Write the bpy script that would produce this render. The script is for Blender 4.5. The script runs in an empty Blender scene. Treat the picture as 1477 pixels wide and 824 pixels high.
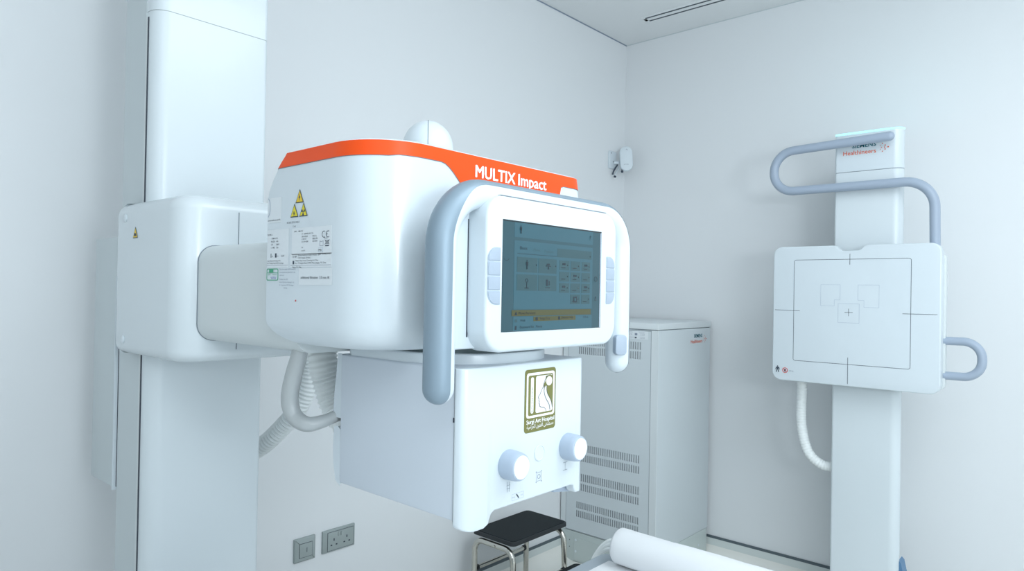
import bpy, bmesh, math, random
from mathutils import Vector, Matrix
R_ = math.radians
PI = math.pi
random.seed(4)
sc = bpy.context.scene
COL = sc.collection

# ---------------------------------------------------------------- camera
YAW, PITCH, ROLL, FPX = R_(41.6), R_(.45), R_(1.0), 990.0
EYE = Vector((0, 0, 1.38))
d = Vector((-math.sin(YAW) * math.cos(PITCH), math.cos(YAW) * math.cos(PITCH), math.sin(PITCH)))
r = d.cross(Vector((0, 0, 1))).normalized()
u = r.cross(d)
r2 = r * math.cos(ROLL) + u * math.sin(ROLL)
u2 = -r * math.sin(ROLL) + u * math.cos(ROLL)
cd = bpy.data.cameras.new('camera')
cd.sensor_width = 36
cd.lens = FPX / 1477 * 36
cd.clip_start = .02
cam = bpy.data.objects.new('camera', cd)
COL.objects.link(cam)
cam.matrix_world = Matrix(((r2.x, u2.x, -d.x, EYE.x), (r2.y, u2.y, -d.y, EYE.y), (r2.z, u2.z, -d.z, EYE.z), (0, 0, 0, 1)))
sc.camera = cam

# ---------------------------------------------------------------- world, lamps, exposure
w = bpy.data.worlds.new('world')
sc.world = w
w.use_nodes = True
w.node_tree.nodes['Background'].inputs[0].default_value = (.72, .86, 1, 1)
w.node_tree.nodes['Background'].inputs[1].default_value = .3
sc.view_settings.view_transform = 'Standard'
sc.view_settings.look = 'None'
sc.view_settings.gamma = 1
sc.view_settings.use_curve_mapping = False
sc.view_settings.exposure = 0.15


def area(name, loc, target, sx, sy, power, color):
    l = bpy.data.lights.new(name, 'AREA')
    l.shape = 'RECTANGLE'
    l.size, l.size_y, l.energy, l.color = sx, sy, power, color
    o = bpy.data.objects.new(name, l)
    COL.objects.link(o)
    o.location = loc
    o.rotation_euler = (Vector(target) - Vector(loc)).to_track_quat('-Z', 'Y').to_euler()
    return o


COOL = (.87, .95, 1.0)
area('ceiling_panel_light', (.55, 1.5, 2.80), (.55, 1.6, 0), 1.4, 1.4, 27, COOL)
area('ceiling_panel_light', (.9, -.8, 2.80), (.9, -.8, 0), 1.6, 1.6, 18, COOL)
area('window_daylight', (2.55, .5, 1.6), (-1.2, 1.5, 1.3), 1.8, 1.7, 25, (.85, .94, 1.0))
area('behind_camera_light', (.9, -1.9, 1.5), (-.6, 1.2, 1.3), 1.4, 1.9, 7, (.86, .945, 1.0))  # unseen area light behind the camera; the front wall has no opening
area('added_bounce_fill', (1.2, .2, 1.6), (.8, .9, 2.83), .6, .6, 30, COOL)  # added fill aimed upwards to brighten the ceiling


# ---------------------------------------------------------------- materials
def mat(name, col, rough=.5, metal=0, coat=0, bump=0, bscale=200, emit=None, es=0, vary=.0, vscale=3, spec=.5, ior=1.45):
    m = bpy.data.materials.new(name)
    m.use_nodes = True
    nt = m.node_tree
    b = nt.nodes['Principled BSDF']
    b.inputs['Roughness'].default_value = rough
    b.inputs['Metallic'].default_value = metal
    b.inputs['Coat Weight'].default_value = coat
    b.inputs['Specular IOR Level'].default_value = spec
    b.inputs['Base Color'].default_value = (*col, 1)
    tc = nt.nodes.new('ShaderNodeTexCoord')
    n = nt.nodes.new('ShaderNodeTexNoise')
    n.inputs['Scale'].default_value = vscale
    n.inputs['Detail'].default_value = 4
    nt.links.new(tc.outputs['Object'], n.inputs['Vector'])
    mx = nt.nodes.new('ShaderNodeMix')
    mx.data_type = 'RGBA'
    mx.inputs[6].default_value = (*col, 1)
    mx.inputs[7].default_value = (*[c * (1 - max(vary, .01)) for c in col], 1)
    nt.links.new(n.outputs['Fac'], mx.inputs[0])
    nt.links.new(mx.outputs[2], b.inputs['Base Color'])
    if bump:
        nb = nt.nodes.new('ShaderNodeTexNoise')
        nb.inputs['Scale'].default_value = bscale
        nb.inputs['Detail'].default_value = 2
        nt.links.new(tc.outputs['Object'], nb.inputs['Vector'])
        bp = nt.nodes.new('ShaderNodeBump')
        bp.inputs['Strength'].default_value = bump
        bp.inputs['Distance'].default_value = .002
        nt.links.new(nb.outputs['Fac'], bp.inputs['Height'])
        nt.links.new(bp.outputs[0], b.inputs['Normal'])
    if emit:
        b.inputs['Emission Color'].default_value = (*emit, 1)
        b.inputs['Emission Strength'].default_value = es
    return m


WALL = mat('wall_paint', (.80, .825, .845), .75, bump=.05, bscale=120, vary=.03, vscale=1.2)
CEIL = mat('ceiling_paint', (.82, .84, .85), .85, vary=.02)
FLOORM = mat('vinyl_floor', (.87, .87, .83), .35, vary=.05, vscale=2)
SKIRT = mat('skirting_vinyl', (.68, .73, .72), .5, vary=.04)
JOINT = mat('dark_joint', (.10, .13, .15), .6)
WHITE = mat('white_lacquer', (.67, .74, .785), .30, coat=.15, bump=.02, bscale=600)
WHITE2 = mat('white_plastic', (.66, .73, .78), .38, bump=.02, bscale=600)
BONE = mat('satin_light_grey', (.66, .71, .72), .42, vary=.02)
COLW = mat('column_lacquer', (.69, .755, .79), .27, coat=.1, vary=.02)
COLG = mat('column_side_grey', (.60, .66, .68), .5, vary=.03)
SEAM = mat('seam_shadow_gap', (.22, .26, .30), .7)
SLOT = mat('black_slot', (.03, .04, .06), .6)
GRIP = mat('metallic_grey_blue_grip', (.25, .33, .40), .42, metal=.25, bump=.12, bscale=1500)
BTN = mat('grey_button', (.38, .45, .54), .4)
ORANGE = mat('orange_trim', (.90, .085, .008), .38, spec=.3)
TXTW = mat('white_print', (.88, .88, .88), .5)
DARKT = mat('dark_print', (.05, .07, .10), .6)
GREYT = mat('grey_print', (.25, .30, .38), .6)
FAINT = mat('faint_print', (.42, .50, .60), .6)
STICK = mat('clear_sticker', (.74, .79, .82), .3)
YEL = mat('warning_yellow', (.80, .55, .02), .4)
YELR = mat('warning_bright_yellow', (.78, .66, .02), .4)
GREENT = mat('green_print', (.06, .40, .22), .5)
BLUET = mat('pen_blue', (.10, .14, .45), .5)
REDT = mat('red_print', (.65, .05, .05), .5)
OLIVE = mat('olive_print', (.18, .18, .05), .45)
SIDESHADE = mat('collimator_side_shaded', (.64, .70, .77), .4)  # grey-blue shading of the collimator's side put into its base colour
KNOB = mat('knob_body', (.42, .50, .61), .4)
KNOBC = mat('knob_cap', (.80, .85, .89), .35)
HOSE = mat('ribbed_hose_plastic', (.86, .90, .90), .45)
CABLE = mat('grey_cable_sleeve', (.42, .45, .46), .30, coat=.2)
CAB = mat('cabinet_powder_coat', (.64, .70, .73), .5, bump=.03, bscale=900)
CABTOP = mat('cabinet_top_coat', (.70, .75, .77), .45)
PLINTH = mat('plinth_coat', (.57, .64, .63), .35)
TEAL = mat('logo_teal', (.0, .14, .19), .5)
LOGOO = mat('logo_orange', (.76, .14, .06), .5)
CYAN = mat('status_light', (.2, .8, .9), .4, emit=(.36, .92, 1.0), es=1.1)
RAIL = mat('blue_grey_tube_coat', (.36, .43, .53), .38)
BLUEC = mat('blue_cover', (.10, .22, .38), .4)
STEEL = mat('brushed_steel', (.62, .60, .55), .22, metal=1)
RUBBER = mat('black_rubber', (.016, .021, .024), .7, bump=.25, bscale=260, spec=.2)
RUBE = mat('black_rubber_edge', (.02, .024, .028), .5)
SOCK = mat('silver_grey_plate', (.36, .41, .41), .38, metal=.2)
PAPER = mat('paper', (.84, .86, .88), .9, bump=.06, bscale=60, vary=.02)
TTOP = mat('tabletop_grey', (.40, .46, .51), .45)
DUCT = mat('duct_dark', (.16, .21, .22), .7)
SC_BG = mat('screen_frame_teal', (.018, .045, .058), .12, emit=(.08, .25, .32), es=.15)
SC_A = mat('screen_teal_panel', (.018, .05, .065), .12, emit=(.11, .35, .48), es=.19)
SC_B = mat('screen_tile', (.018, .05, .06), .12, emit=(.11, .24, .29), es=.15)
SC_Y = mat('screen_amber_bar', (.03, .04, .02), .12, emit=(.33, .28, .08), es=.15)
SC_T = mat('screen_icons', (.01, .02, .03), .2, emit=(.03, .08, .11), es=.10)
SC_E = mat('screen_black_edge', (.015, .025, .03), .15)


# ---------------------------------------------------------------- mesh builder
FX = lambda X: Matrix(((0, 0, 1, X), (1, 0, 0, 0), (0, 1, 0, 0), (0, 0, 0, 1)))      # local x->Y, y->Z, z->+X
FY = lambda Y: Matrix(((1, 0, 0, 0), (0, 0, -1, Y), (0, 1, 0, 0), (0, 0, 0, 1)))     # local x->X, y->Z, z->-Y
FZ = lambda Z: Matrix.Translation((0, 0, Z))
_tc = {}


class MB:
    def __init__(s):
        s.v, s.f, s.m, s.mats = [], [], [], []

    def mi(s, m):
        if m not in s.mats:
            s.mats.append(m)
        return s.mats.index(m)

    def add(s, vs, fs, m, M=None):
        o = len(s.v)
        if M is not None:
            vs = [M @ Vector(v) for v in vs]
        s.v += [tuple(v) for v in vs]
        i = s.mi(m)
        for f in fs:
            s.f.append([a + o for a in f])
            s.m.append(i)
        return s

    def from_bm(s, bm, m, M=None):
        bm.normal_update()
        bm.verts.index_update()
        s.add([v.co.copy() for v in bm.verts], [[v.index for v in f.verts] for f in bm.faces], m, M)
        bm.free()
        return s

    def box(s, x0, x1, y0, y1, z0, z1, m, r=0, seg=3, M=None):
        bm = bmesh.new()
        bmesh.ops.create_cube(bm, size=1)
        for v in bm.verts:
            v.co = Vector(((x0 + x1) / 2 + v.co.x * (x1 - x0), (y0 + y1) / 2 + v.co.y * (y1 - y0), (z0 + z1) / 2 + v.co.z * (z1 - z0)))
        if r:
            bmesh.ops.bevel(bm, geom=bm.edges[:], offset=r, segments=seg, profile=.5, affect='EDGES')
        return s.from_bm(bm, m, M)

    def prism(s, pts, d0, d1, m, M=None, bev=0, bev0=0, seg=3):
        """outline pts (CCW in local xy), from depth d0 to d1; rounded rims by inset"""
        n = len(pts)
        rings = []
        if bev0:
            for k in range(seg + 1):
                a = k / seg * PI / 2
                rings.append((inset(pts, bev0 * (1 - math.sin(a))), d0 + bev0 * (1 - math.cos(a))))
        else:
            rings.append((pts, d0))
        if bev:
            for k in range(seg + 1):
                a = k / seg * PI / 2
                rings.append((inset(pts, bev * (1 - math.cos(a))), d1 - bev * (1 - math.sin(a))))
        else:
            rings.append((pts, d1))
        vs = [(p[0], p[1], z) for ring, z in rings for p in ring]
        fs = []
        for k in range(len(rings) - 1):
            for i in range(n):
                j = (i + 1) % n
                fs.append((k * n + i, k * n + j, (k + 1) * n + j, (k + 1) * n + i))
        fs.append(tuple(reversed(range(n))))
        fs.append(tuple((len(rings) - 1) * n + i for i in range(n)))
        return s.add(vs, fs, m, M)

    def poly(s, pts, z, m, M=None, t=.0003):
        return s.prism(pts, z - t, z, m, M)

    def rect(s, x0, x1, y0, y1, z, m, M=None, t=.0003, r=0):
        return s.prism(rrect(x0, x1, y0, y1, r), z - t, z, m, M)

    def frame(s, outer, inner, z, m, M=None, t=.0003):
        n = len(outer)
        vs = [(p[0], p[1], zz) for zz in (z - t, z) for ring in (outer, inner) for p in ring]
        fs = []
        for i in range(n):
            j = (i + 1) % n
            fs.append((2 * n + i, 2 * n + j, 3 * n + j, 3 * n + i))
            fs.append((n + i, n + j, j, i))
            fs.append((i, j, 2 * n + j, 2 * n + i))
            fs.append((n + j, n + i, 3 * n + i, 3 * n + j))
        return s.add(vs, fs, m, M)

    def line(s, pts, wd, z, m, M=None, t=.0003, closed=False):
        """flat line of width wd along 2D points"""
        pts = [Vector(p[:2]) for p in pts]
        n = len(pts)
        L, Rr = [], []
        for i in range(n):
            a = pts[i - 1] if (i > 0 or closed) else pts[i]
            b = pts[(i + 1) % n] if (i < n - 1 or closed) else pts[i]
            t1 = (pts[i] - a).normalized() if (pts[i] - a).length > 1e-9 else None
            t2 = (b - pts[i]).normalized() if (b - pts[i]).length > 1e-9 else None
            t1 = t1 or t2
            t2 = t2 or t1
            tt = (t1 + t2)
            tt = tt.normalized() if tt.length > 1e-6 else t1
            nn = Vector((-tt.y, tt.x))
            c = max(.5, nn.dot(Vector((-t1.y, t1.x))))
            L.append(pts[i] + nn * wd / 2 / c)
            Rr.append(pts[i] - nn * wd / 2 / c)
        vs = [(p.x, p.y, z) for p in Rr] + [(p.x, p.y, z) for p in L]
        fs = []
        for i in range(n if closed else n - 1):
            j = (i + 1) % n
            fs.append((i, j, n + j, n + i))
        return s.add(vs, fs, m, M)

    def disc(s, cx, cy, rr, z, m, M=None, n=28, t=.0003):
        return s.poly([(cx + rr * math.cos(k * 2 * PI / n), cy + rr * math.sin(k * 2 * PI / n)) for k in range(n)], z, m, M, t)

    def ringflat(s, cx, cy, ro, ri, z, m, M=None, n=28):
        o = [(cx + ro * math.cos(k * 2 * PI / n), cy + ro * math.sin(k * 2 * PI / n)) for k in range(n)]
        i = [(cx + ri * math.cos(k * 2 * PI / n), cy + ri * math.sin(k * 2 * PI / n)) for k in range(n)]
        return s.frame(o, i, z, m, M)

    def lathe(s, prof, m, M=None, n=40):
        """prof: list of (radius, z) about local z"""
        vs, fs = [], []
        for rr, z in prof:
            for k in range(n):
                a = k * 2 * PI / n
                vs.append((rr * math.cos(a), rr * math.sin(a), z))
        for i in range(len(prof) - 1):
            for k in range(n):
                j = (k + 1) % n
                fs.append((i * n + k, i * n + j, (i + 1) * n + j, (i + 1) * n + k))
        fs.append(tuple(reversed(range(n))))
        fs.append(tuple((len(prof) - 1) * n + k for k in range(n)))
        return s.add(vs, fs, m, M)

    def tube(s, path, rad, m, n=16, caps=True, round_caps=False, half=None, up=None, squash=None):
        """path of 3D points. rad number or function(t). half=(a0,a1) -> only an arc of the section."""
        P = [Vector(p) for p in path]
        N = len(P)
        T = []
        for i in range(N):
            a, b = P[max(0, i - 1)], P[min(N - 1, i + 1)]
            T.append((b - a).normalized())
        rf = rad if callable(rad) else (lambda t: rad)
        ref = Vector(up) if up else (Vector((0, 0, 1)) if abs(T[0].z) < .9 else Vector((1, 0, 0)))
        nv = (ref - T[0] * ref.dot(T[0])).normalized()
        frames = []
        for i in range(N):
            if up:
                nv = (ref - T[i] * ref.dot(T[i])).normalized()
            else:
                nv = (nv - T[i] * nv.dot(T[i])).normalized()
            frames.append((P[i], nv.copy(), T[i].cross(nv)))
        rings = []
        a0, a1 = half if half else (0, 2 * PI)
        nn = n + 1 if half else n
        for i, (c, n1, n2) in enumerate(frames):
            rr = rf(i / (N - 1))
            k2 = squash if squash else 1
            rings.append([c + (n1 * math.cos(a0 + (a1 - a0) * k / n) + n2 * math.sin(a0 + (a1 - a0) * k / n) * k2) * rr for k in range(nn)])
        if round_caps:
            def dome(end):
                c, n1, n2 = frames[end]
                t = T[end] * (1 if end else -1)
                rr = rf(1 if end else 0)
                out = []
                for q in range(1, 6):
                    b = q / 6 * PI / 2
                    out.append([c + t * rr * math.sin(b) + (n1 * math.cos(a0 + (a1 - a0) * k / n) + n2 * math.sin(a0 + (a1 - a0) * k / n)) * rr * math.cos(b) for k in range(nn)])
                return out
            rings = list(reversed(dome(0))) + rings + dome(-1)
        vs = [p for rg in rings for p in rg]
        fs = []
        for i in range(len(rings) - 1):
            for k in range(nn if not half else nn - 1):
                j = (k + 1) % nn
                fs.append((i * nn + k, i * nn + j, (i + 1) * nn + j, (i + 1) * nn + k))
        if caps:
            fs.append(tuple(reversed(range(nn))))
            fs.append(tuple((len(rings) - 1) * nn + k for k in range(nn)))
        return s.add(vs, fs, m)

    def text(s, txt, x, y, wd, h, z, m, M=None, bold=0.0, align='L', shear=0, rot=0):
        """text fitted: width wd (or None), cap height h, baseline-left at x,y"""
        key = (txt, bold, shear)
        if key not in _tc:
            c = bpy.data.curves.new('t', 'FONT')
            c.body = txt
            c.offset = bold
            c.shear = shear
            c.resolution_u = 2
            c.fill_mode = 'FRONT'
            o = bpy.data.objects.new('t', c)
            COL.objects.link(o)
            dg = bpy.context.evaluated_depsgraph_get()
            me = bpy.data.meshes.new_from_object(o.evaluated_get(dg))
            _tc[key] = ([tuple(v.co) for v in me.vertices], [tuple(p.vertices) for p in me.polygons])
            bpy.data.meshes.remove(me)
            bpy.data.objects.remove(o)
            bpy.data.curves.remove(c)
        vs, fs = _tc[key]
        if not vs:
            return s
        x0 = min(v[0] for v in vs)
        x1 = max(v[0] for v in vs)
        sy = h / .72
        sx = wd / (x1 - x0) if wd else sy
        W_ = (x1 - x0) * sx
        ox = {'L': 0, 'C': -W_ / 2, 'R': -W_}[align]
        ca, sa = math.cos(rot), math.sin(rot)
        out = []
        for v in vs:
            a, b = (v[0] - x0) * sx + ox, v[1] * sy
            out.append((x + a * ca - b * sa, y + a * sa + b * ca, z))
        return s.add(out, fs, m, M)

    def build(s, name, parent=None, ang=35, flat=False):
        me = bpy.data.meshes.new(name)
        off = Vector((0, 0, 0))
        if parent is not None:
            off = Vector(parent.get('_org', (0, 0, 0)))
        me.from_pydata([tuple(Vector(v) - off) for v in s.v], [], s.f)
        for m in s.mats:
            me.materials.append(m)
        me.polygons.foreach_set('material_index', s.m)
        me.update()
        if not flat:
            me.polygons.foreach_set('use_smooth', [True] * len(me.polygons))
            me.set_sharp_from_angle(angle=R_(ang))
        o = bpy.data.objects.new(name, me)
        COL.objects.link(o)
        if parent is not None:
            o.parent = parent
            o['_org'] = tuple(off)
        return o


def inset(pts, dd):
    if abs(dd) < 1e-9:
        return [tuple(p[:2]) for p in pts]
    n = len(pts)
    out = []
    for i in range(n):
        a, b, c = Vector(pts[i - 1][:2]), Vector(pts[i][:2]), Vector(pts[(i + 1) % n][:2])
        t1, t2 = (b - a), (c - b)
        t1 = t1.normalized() if t1.length > 1e-9 else t2.normalized()
        t2 = t2.normalized() if t2.length > 1e-9 else t1
        n1, n2 = Vector((-t1.y, t1.x)), Vector((-t2.y, t2.x))
        m = (n1 + n2)
        m = m.normalized() if m.length > 1e-6 else n1
        c_ = max(.5, m.dot(n1))
        p = b + m * dd / c_
        out.append((p.x, p.y))
    return out


def rrect(x0, x1, y0, y1, r=0, seg=6):
    """CCW rounded rectangle; r = number or (bl, br, tr, tl)"""
    rs = r if isinstance(r, (tuple, list)) else (r,) * 4
    out = []
    for (cx, cy, a, rr, sx, sy) in ((x0, y0, PI, rs[0], 1, 1), (x1, y0, 1.5 * PI, rs[1], -1, 1), (x1, y1, 0, rs[2], -1, -1), (x0, y1, .5 * PI, rs[3], 1, -1)):
        if rr <= 0:
            out.append((cx, cy))
            continue
        ox, oy = cx + sx * rr, cy + sy * rr
        for k in range(seg + 1):
            b = a + k / seg * PI / 2
            out.append((ox + rr * math.cos(b), oy + rr * math.sin(b)))
    return out


def fillet(pts, rad, seg=10):
    """polyline with rounded corners (3D)"""
    P = [Vector(p) for p in pts]
    rs = rad if isinstance(rad, (list, tuple)) else [rad] * len(P)
    out = [P[0]]
    for i in range(1, len(P) - 1):
        a, b, c = P[i - 1], P[i], P[i + 1]
        t1, t2 = (a - b).normalized(), (c - b).normalized()
        ang = t1.angle(t2)
        dd = min(rs[i] / math.tan(ang / 2), (a - b).length * .499, (c - b).length * .499)
        rr = dd * math.tan(ang / 2)
        cen = b + (t1 + t2).normalized() * (rr / math.sin(ang / 2))
        p0, p1 = b + t1 * dd, b + t2 * dd
        v0, v1 = p0 - cen, p1 - cen
        tot = v0.angle(v1)
        ax = v0.cross(v1).normalized()
        for k in range(seg + 1):
            out.append(cen + Matrix.Rotation(tot * k / seg, 3, ax) @ v0)
    out.append(P[-1])
    return out


def smooth_path(pts, per=10):
    """Catmull-Rom through points"""
    P = [Vector(p) for p in pts]
    Q = [2 * P[0] - P[1]] + P + [2 * P[-1] - P[-2]]
    out = []
    for i in range(1, len(Q) - 2):
        a, b, c, e = Q[i - 1], Q[i], Q[i + 1], Q[i + 2]
        for k in range(per):
            t = k / per
            out.append(.5 * ((2 * b) + (c - a) * t + (2 * a - 5 * b + 4 * c - e) * t * t + (3 * b - a - 3 * c + e) * t ** 3))
    out.append(P[-1])
    return out


def thing(name, label, cat, loc, group=None):
    o = bpy.data.objects.new(name, None)
    COL.objects.link(o)
    o.empty_display_size = .1
    o.location = loc
    o['_org'] = tuple(loc)
    o['label'] = label
    o['category'] = cat
    if group:
        o['group'] = group
    return o


def struct(o):
    o['kind'] = 'structure'
    return o


# ================================================================ ROOM
X0, X1, Y0, Y1, H = -2.18, 2.65, -2.0, 3.43, 2.83
T = .12
b = MB(); b.box(X0 - T, X1 + T, Y0 - T, Y1 + T, -T, 0, FLOORM); struct(b.build('floor'))
b = MB(); b.box(X0 - T, X1 + T, Y0 - T, Y1 + T, H, H + T, CEIL); struct(b.build('ceiling'))
b = MB(); b.box(X0 - T, X0, Y0 - T, Y1 + T, 0, H, WALL); struct(b.build('wall_left'))
b = MB(); b.box(X0, X1, Y1, Y1 + T, 0, H, WALL); struct(b.build('wall_back'))
b = MB(); b.box(X1, X1 + T, Y0 - T, Y1 + T, 0, H, WALL); struct(b.build('wall_right'))
b = MB(); b.box(X0, X1, Y0 - T, Y0, 0, H, WALL); struct(b.build('wall_front'))
# shadow gap round the ceiling and coved skirting with a dark joint over it
b = MB()
b.box(X0, X0 + .002, Y0, Y1, H - .006, H, GREYT)
b.box(X0, X1, Y1 - .0015, Y1, H - .005, H, COLG)
struct(b.build('trim_1'))
cove = [(.0, .0), (.085, .0)] + [(.006 + .079 * (1 - math.sin(a)), .079 * (1 - math.cos(a)) + .001) for a in [R_(k * 9 + 5) for k in range(9)]] + [(.006, .098), (.0, .098)]


def skirting(name, jname, M, L):
    bb = MB()
    n = len(cove)
    vs = [(p[0], 0, p[1]) for p in cove] + [(p[0], L, p[1]) for p in cove]
    fs = [(i, (i + 1) % n, n + (i + 1) % n, n + i) for i in range(n)] + [tuple(range(n)), tuple(reversed(range(n, 2 * n)))]
    up_ = [f for f in fs if len(f) > 4 or max(vs[i][2] for i in f) > .066]
    lo_ = [f for f in fs if f not in up_]
    bb.add(vs, up_, SKIRT, M)
    bb.add(vs, lo_, FLOORM, M)
    struct(bb.build(name, ang=60))
    bb = MB()
    bb.box(0, .007, 0, L, .098, .110, JOINT, M=M)
    struct(bb.build(jname))


skirting('baseboard_left', 'trim_2', Matrix.Translation((X0, Y0, 0)), Y1 - Y0)
skirting('baseboard_back', 'trim_3', Matrix.Translation((X0, Y1, 0)) @ Matrix.Rotation(-PI / 2, 4, 'Z'), X1 - X0)

# ceiling slot diffuser
t = thing('slot_air_diffuser', 'white linear ceiling air diffuser with two dark slots', 'air vent', (-1.2, 3.165, H))
b = MB()
yy = [3.122, 3.136, 3.150, 3.178, 3.192, 3.208]
for k, (a, c) in enumerate(zip(yy[:-1], yy[1:])):
    if k in (1, 3):
        b.box(-1.885, -.30, a - (.001 if k == 1 else 0), c + .002, H - .0035, H - .0003, SLOT)
        continue
    b.box(-1.90, -.285, a, c, H - .004, H - .0002, CEIL)
b.box(-1.90, -1.885, 3.136, 3.192, H - .004, H - .0002, CEIL)
b.build('diffuser_frame', t)
b = MB()
for y in (3.1415, 3.1855):
    b.box(-1.88, -.30, y + .001, y + .002, H - .0045, H - .0034, DUCT)
b.build('deflector_blade', t)

# ================================================================ X-RAY TUBE STAND
xm = thing('xray_tube_stand', 'large white floor-mounted X-ray tube unit with orange band, touchscreen console and arched grey handle', 'x-ray machine', (-1.74, .76, 0))

# ---- column
colpts = rrect(-1.83, -1.65, .62, .897, (.006, .035, .012, .006), 8)
b = MB(); b.prism(colpts, .06, 2.012, COLW); column = b.build('column', xm)
b = MB(); b.prism(inset(colpts, .0012), 2.010, 2.0150, SOCK); b.build('column_seam', xm)
b = MB(); b.prism(colpts, 2.0135, 2.42, COLW, bev=.006); b.build('column_top_cover', xm)
b = MB(); b.box(-2.0, -1.50, .52, 1.0, 0.001, .06, BONE, r=.012); b.build('column_base', xm)
b = MB()
b.box(-1.692, -1.687, .6185, .6215, .06, 2.0, SLOT)
b.box(-1.700, -1.692, .6180, .6212, .06, 2.0, BONE)
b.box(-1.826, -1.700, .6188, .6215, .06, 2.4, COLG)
b.build('cable_slot', column)
# ---- rear guard plate on the carriage
b = MB()
b.box(-2.012, -1.838, .62, .632, .878, 1.497, COLG, r=.003)
b.box(-1.838, -1.834, .612, .632, .878, 1.40, WHITE)
b.box(-1.8335, -1.829, .6195, .630, .885, 1.40, SLOT)
b.build('rear_guard_plate', xm)
# ---- carriage
cp = rrect(-1.745, -1.40, .58, .94, (.012, .055, .02, .012), 9)
b = MB(); b.prism(cp, 1.222, 1.566, COLW, bev=.030, bev0=.024, seg=6); carriage = b.build('carriage', xm, ang=50)
# split line of the carriage cover
b = MB()
b.box(-1.4005, -1.3993, .7005, .7022, 1.250, 1.536, SEAM)
b.box(-1.4006, -1.3994, .7000, .7020, 1.246, 1.252, SEAM)
b.build('cover_seam', carriage)
for z in (1.530, 1.255):
    b = MB()
    b.lathe([(.0095, 0), (.0095, .0015), (.0075, .003), (0.002, .0034)], WHITE, M=Matrix.Translation((-1.690, .5802, z)) @ Matrix.Rotation(PI / 2, 4, 'X'), n=24)
    b.build('cover_plug', carriage)
# warning triangle on the carriage
b = MB()
F = FY(.5798)


def tri(b, cx, z0, wd, hh, F, my, sym, zz=.0006):
    b.poly([(cx - wd / 2, z0), (cx + wd / 2, z0), (cx, z0 + hh)], zz, DARKT, F)
    q = .80
    c = z0 + hh * .36
    P = [(cx - wd / 2, z0), (cx + wd / 2, z0), (cx, z0 + hh)]
    b.poly([(cx + (p[0] - cx) * q, c + (p[1] - c) * q) for p in P], zz + .0003, my, F)
    s_ = wd / 20
    if sym == 'hand':
        b.rect(cx - 4 * s_, cx + 4 * s_, z0 + 3.2 * s_, z0 + 6 * s_, zz + .0006, DARKT, F)
        b.rect(cx - 4 * s_, cx - 2.8 * s_, z0 + 3.2 * s_, z0 + 8.6 * s_, zz + .0006, DARKT, F)
        for k in range(4):
            b.rect(cx + (-1.8 + k * 1.5) * s_, cx + (-.9 + k * 1.5) * s_, z0 + 5.8 * s_, z0 + 7.6 * s_, zz + .0006, DARKT, F)
    elif sym == 'bolt':
        b.poly([(cx + .6 * s_, z0 + 12 * s_), (cx - 2 * s_, z0 + 6.6 * s_), (cx, z0 + 7 * s_), (cx - .6 * s_, z0 + 2.8 * s_), (cx + 2.2 * s_, z0 + 8.4 * s_), (cx + .4 * s_, z0 + 8 * s_)][::-1], zz + .0006, DARKT, F)
    elif sym == 'rad':
        cz = z0 + 5.8 * s_
        b.disc(cx, cz, 1.0 * s_, zz + .0006, DARKT, F, 12)
        for k in range(3):
            a = PI / 2 + PI / 3 + k * 2 * PI / 3
            ps = [(cx + 1.7 * s_ * math.cos(a + e), cz + 1.7 * s_ * math.sin(a + e)) for e in (.5, -.5)] + [(cx + 4.6 * s_ * math.cos(a + e), cz + 4.6 * s_ * math.sin(a + e)) for e in (-.5, -.2, .2, .5)]
            b.poly(ps, zz + .0006, DARKT, F)
    elif sym == 'laser':
        cz = z0 + 5.2 * s_
        for k in range(8):
            a = k * PI / 4
            b.line([(cx, cz), (cx + 3.6 * s_ * math.cos(a), cz + 3.6 * s_ * math.sin(a))], .5 * s_, zz + .0006, DARKT, F)


tri(b, -1.629, 1.482, .028, .025, F, YEL, 'hand')
wt = b.build('warning_triangle', carriage)
wt['label'] = 'yellow crush hazard triangle'
# ---- arm
b = MB()
armp = rrect(.618, .93, 1.268, 1.462, .034, 8)
b.prism(armp, -1.41, -1.03, BONE, M=FX(0))
arm = b.build('support_arm', xm, ang=50)
b = MB(); b.frame(rrect(.6165, .9315, 1.2665, 1.4635, .0355, 8), rrect(.618, .93, 1.268, 1.462, .034, 8), -1.3990, SEAM, FX(0), t=.001); b.build('arm_joint', arm)


# ---- tube housing: rounded loft
def hring(z):
    """outline at height z, CCW seen from above"""
    back, ins, rf = -1.101, 0.0, .095
    if z < 1.325:
        k = (1.325 - z) / .040
        k = min(1, k)
        ins = .030 * (1 - math.sqrt(max(0, 1 - k * k)))
        back = -1.101 + .050 * k * k
    if z > 1.53:
        k = min(1, (z - 1.53) / .07)
        back = -1.101 + .060 * (.35 * k + .65 * k * k)
    return rrect(back + ins, -.797 - ins, .598 + ins, 1.1165 - ins - max(0, z - 1.565) * .25, (.012, rf, .04, .03), 10)


b = MB()
zs = [1.285, 1.2865, 1.289, 1.293, 1.299, 1.307, 1.316, 1.325, 1.36, 1.42, 1.49, 1.510, 1.53, 1.54, 1.55, 1.565, 1.58, 1.592, 1.6005]
rings = [(hring(z), z) for z in zs]
rings.insert(0, (inset(hring(1.285), .004), 1.2848))
rings += [(inset(hring(1.60), .0015), 1.6022), (inset(hring(1.60), .006), 1.6045), (inset(hring(1.60), .011), 1.6052)]
n = len(rings[0][0])
vs = [(p[0], p[1], z) for rg, z in rings for p in rg]
fs = [(k * n + i, k * n + (i + 1) % n, (k + 1) * n + (i + 1) % n, (k + 1) * n + i) for k in range(len(rings) - 1) for i in range(n)]
fs += [tuple(reversed(range(n))), tuple((len(rings) - 1) * n + i for i in range(n))]
b.add(vs, fs, WHITE)
housing = b.build('tube_housing', xm, ang=60)


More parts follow.
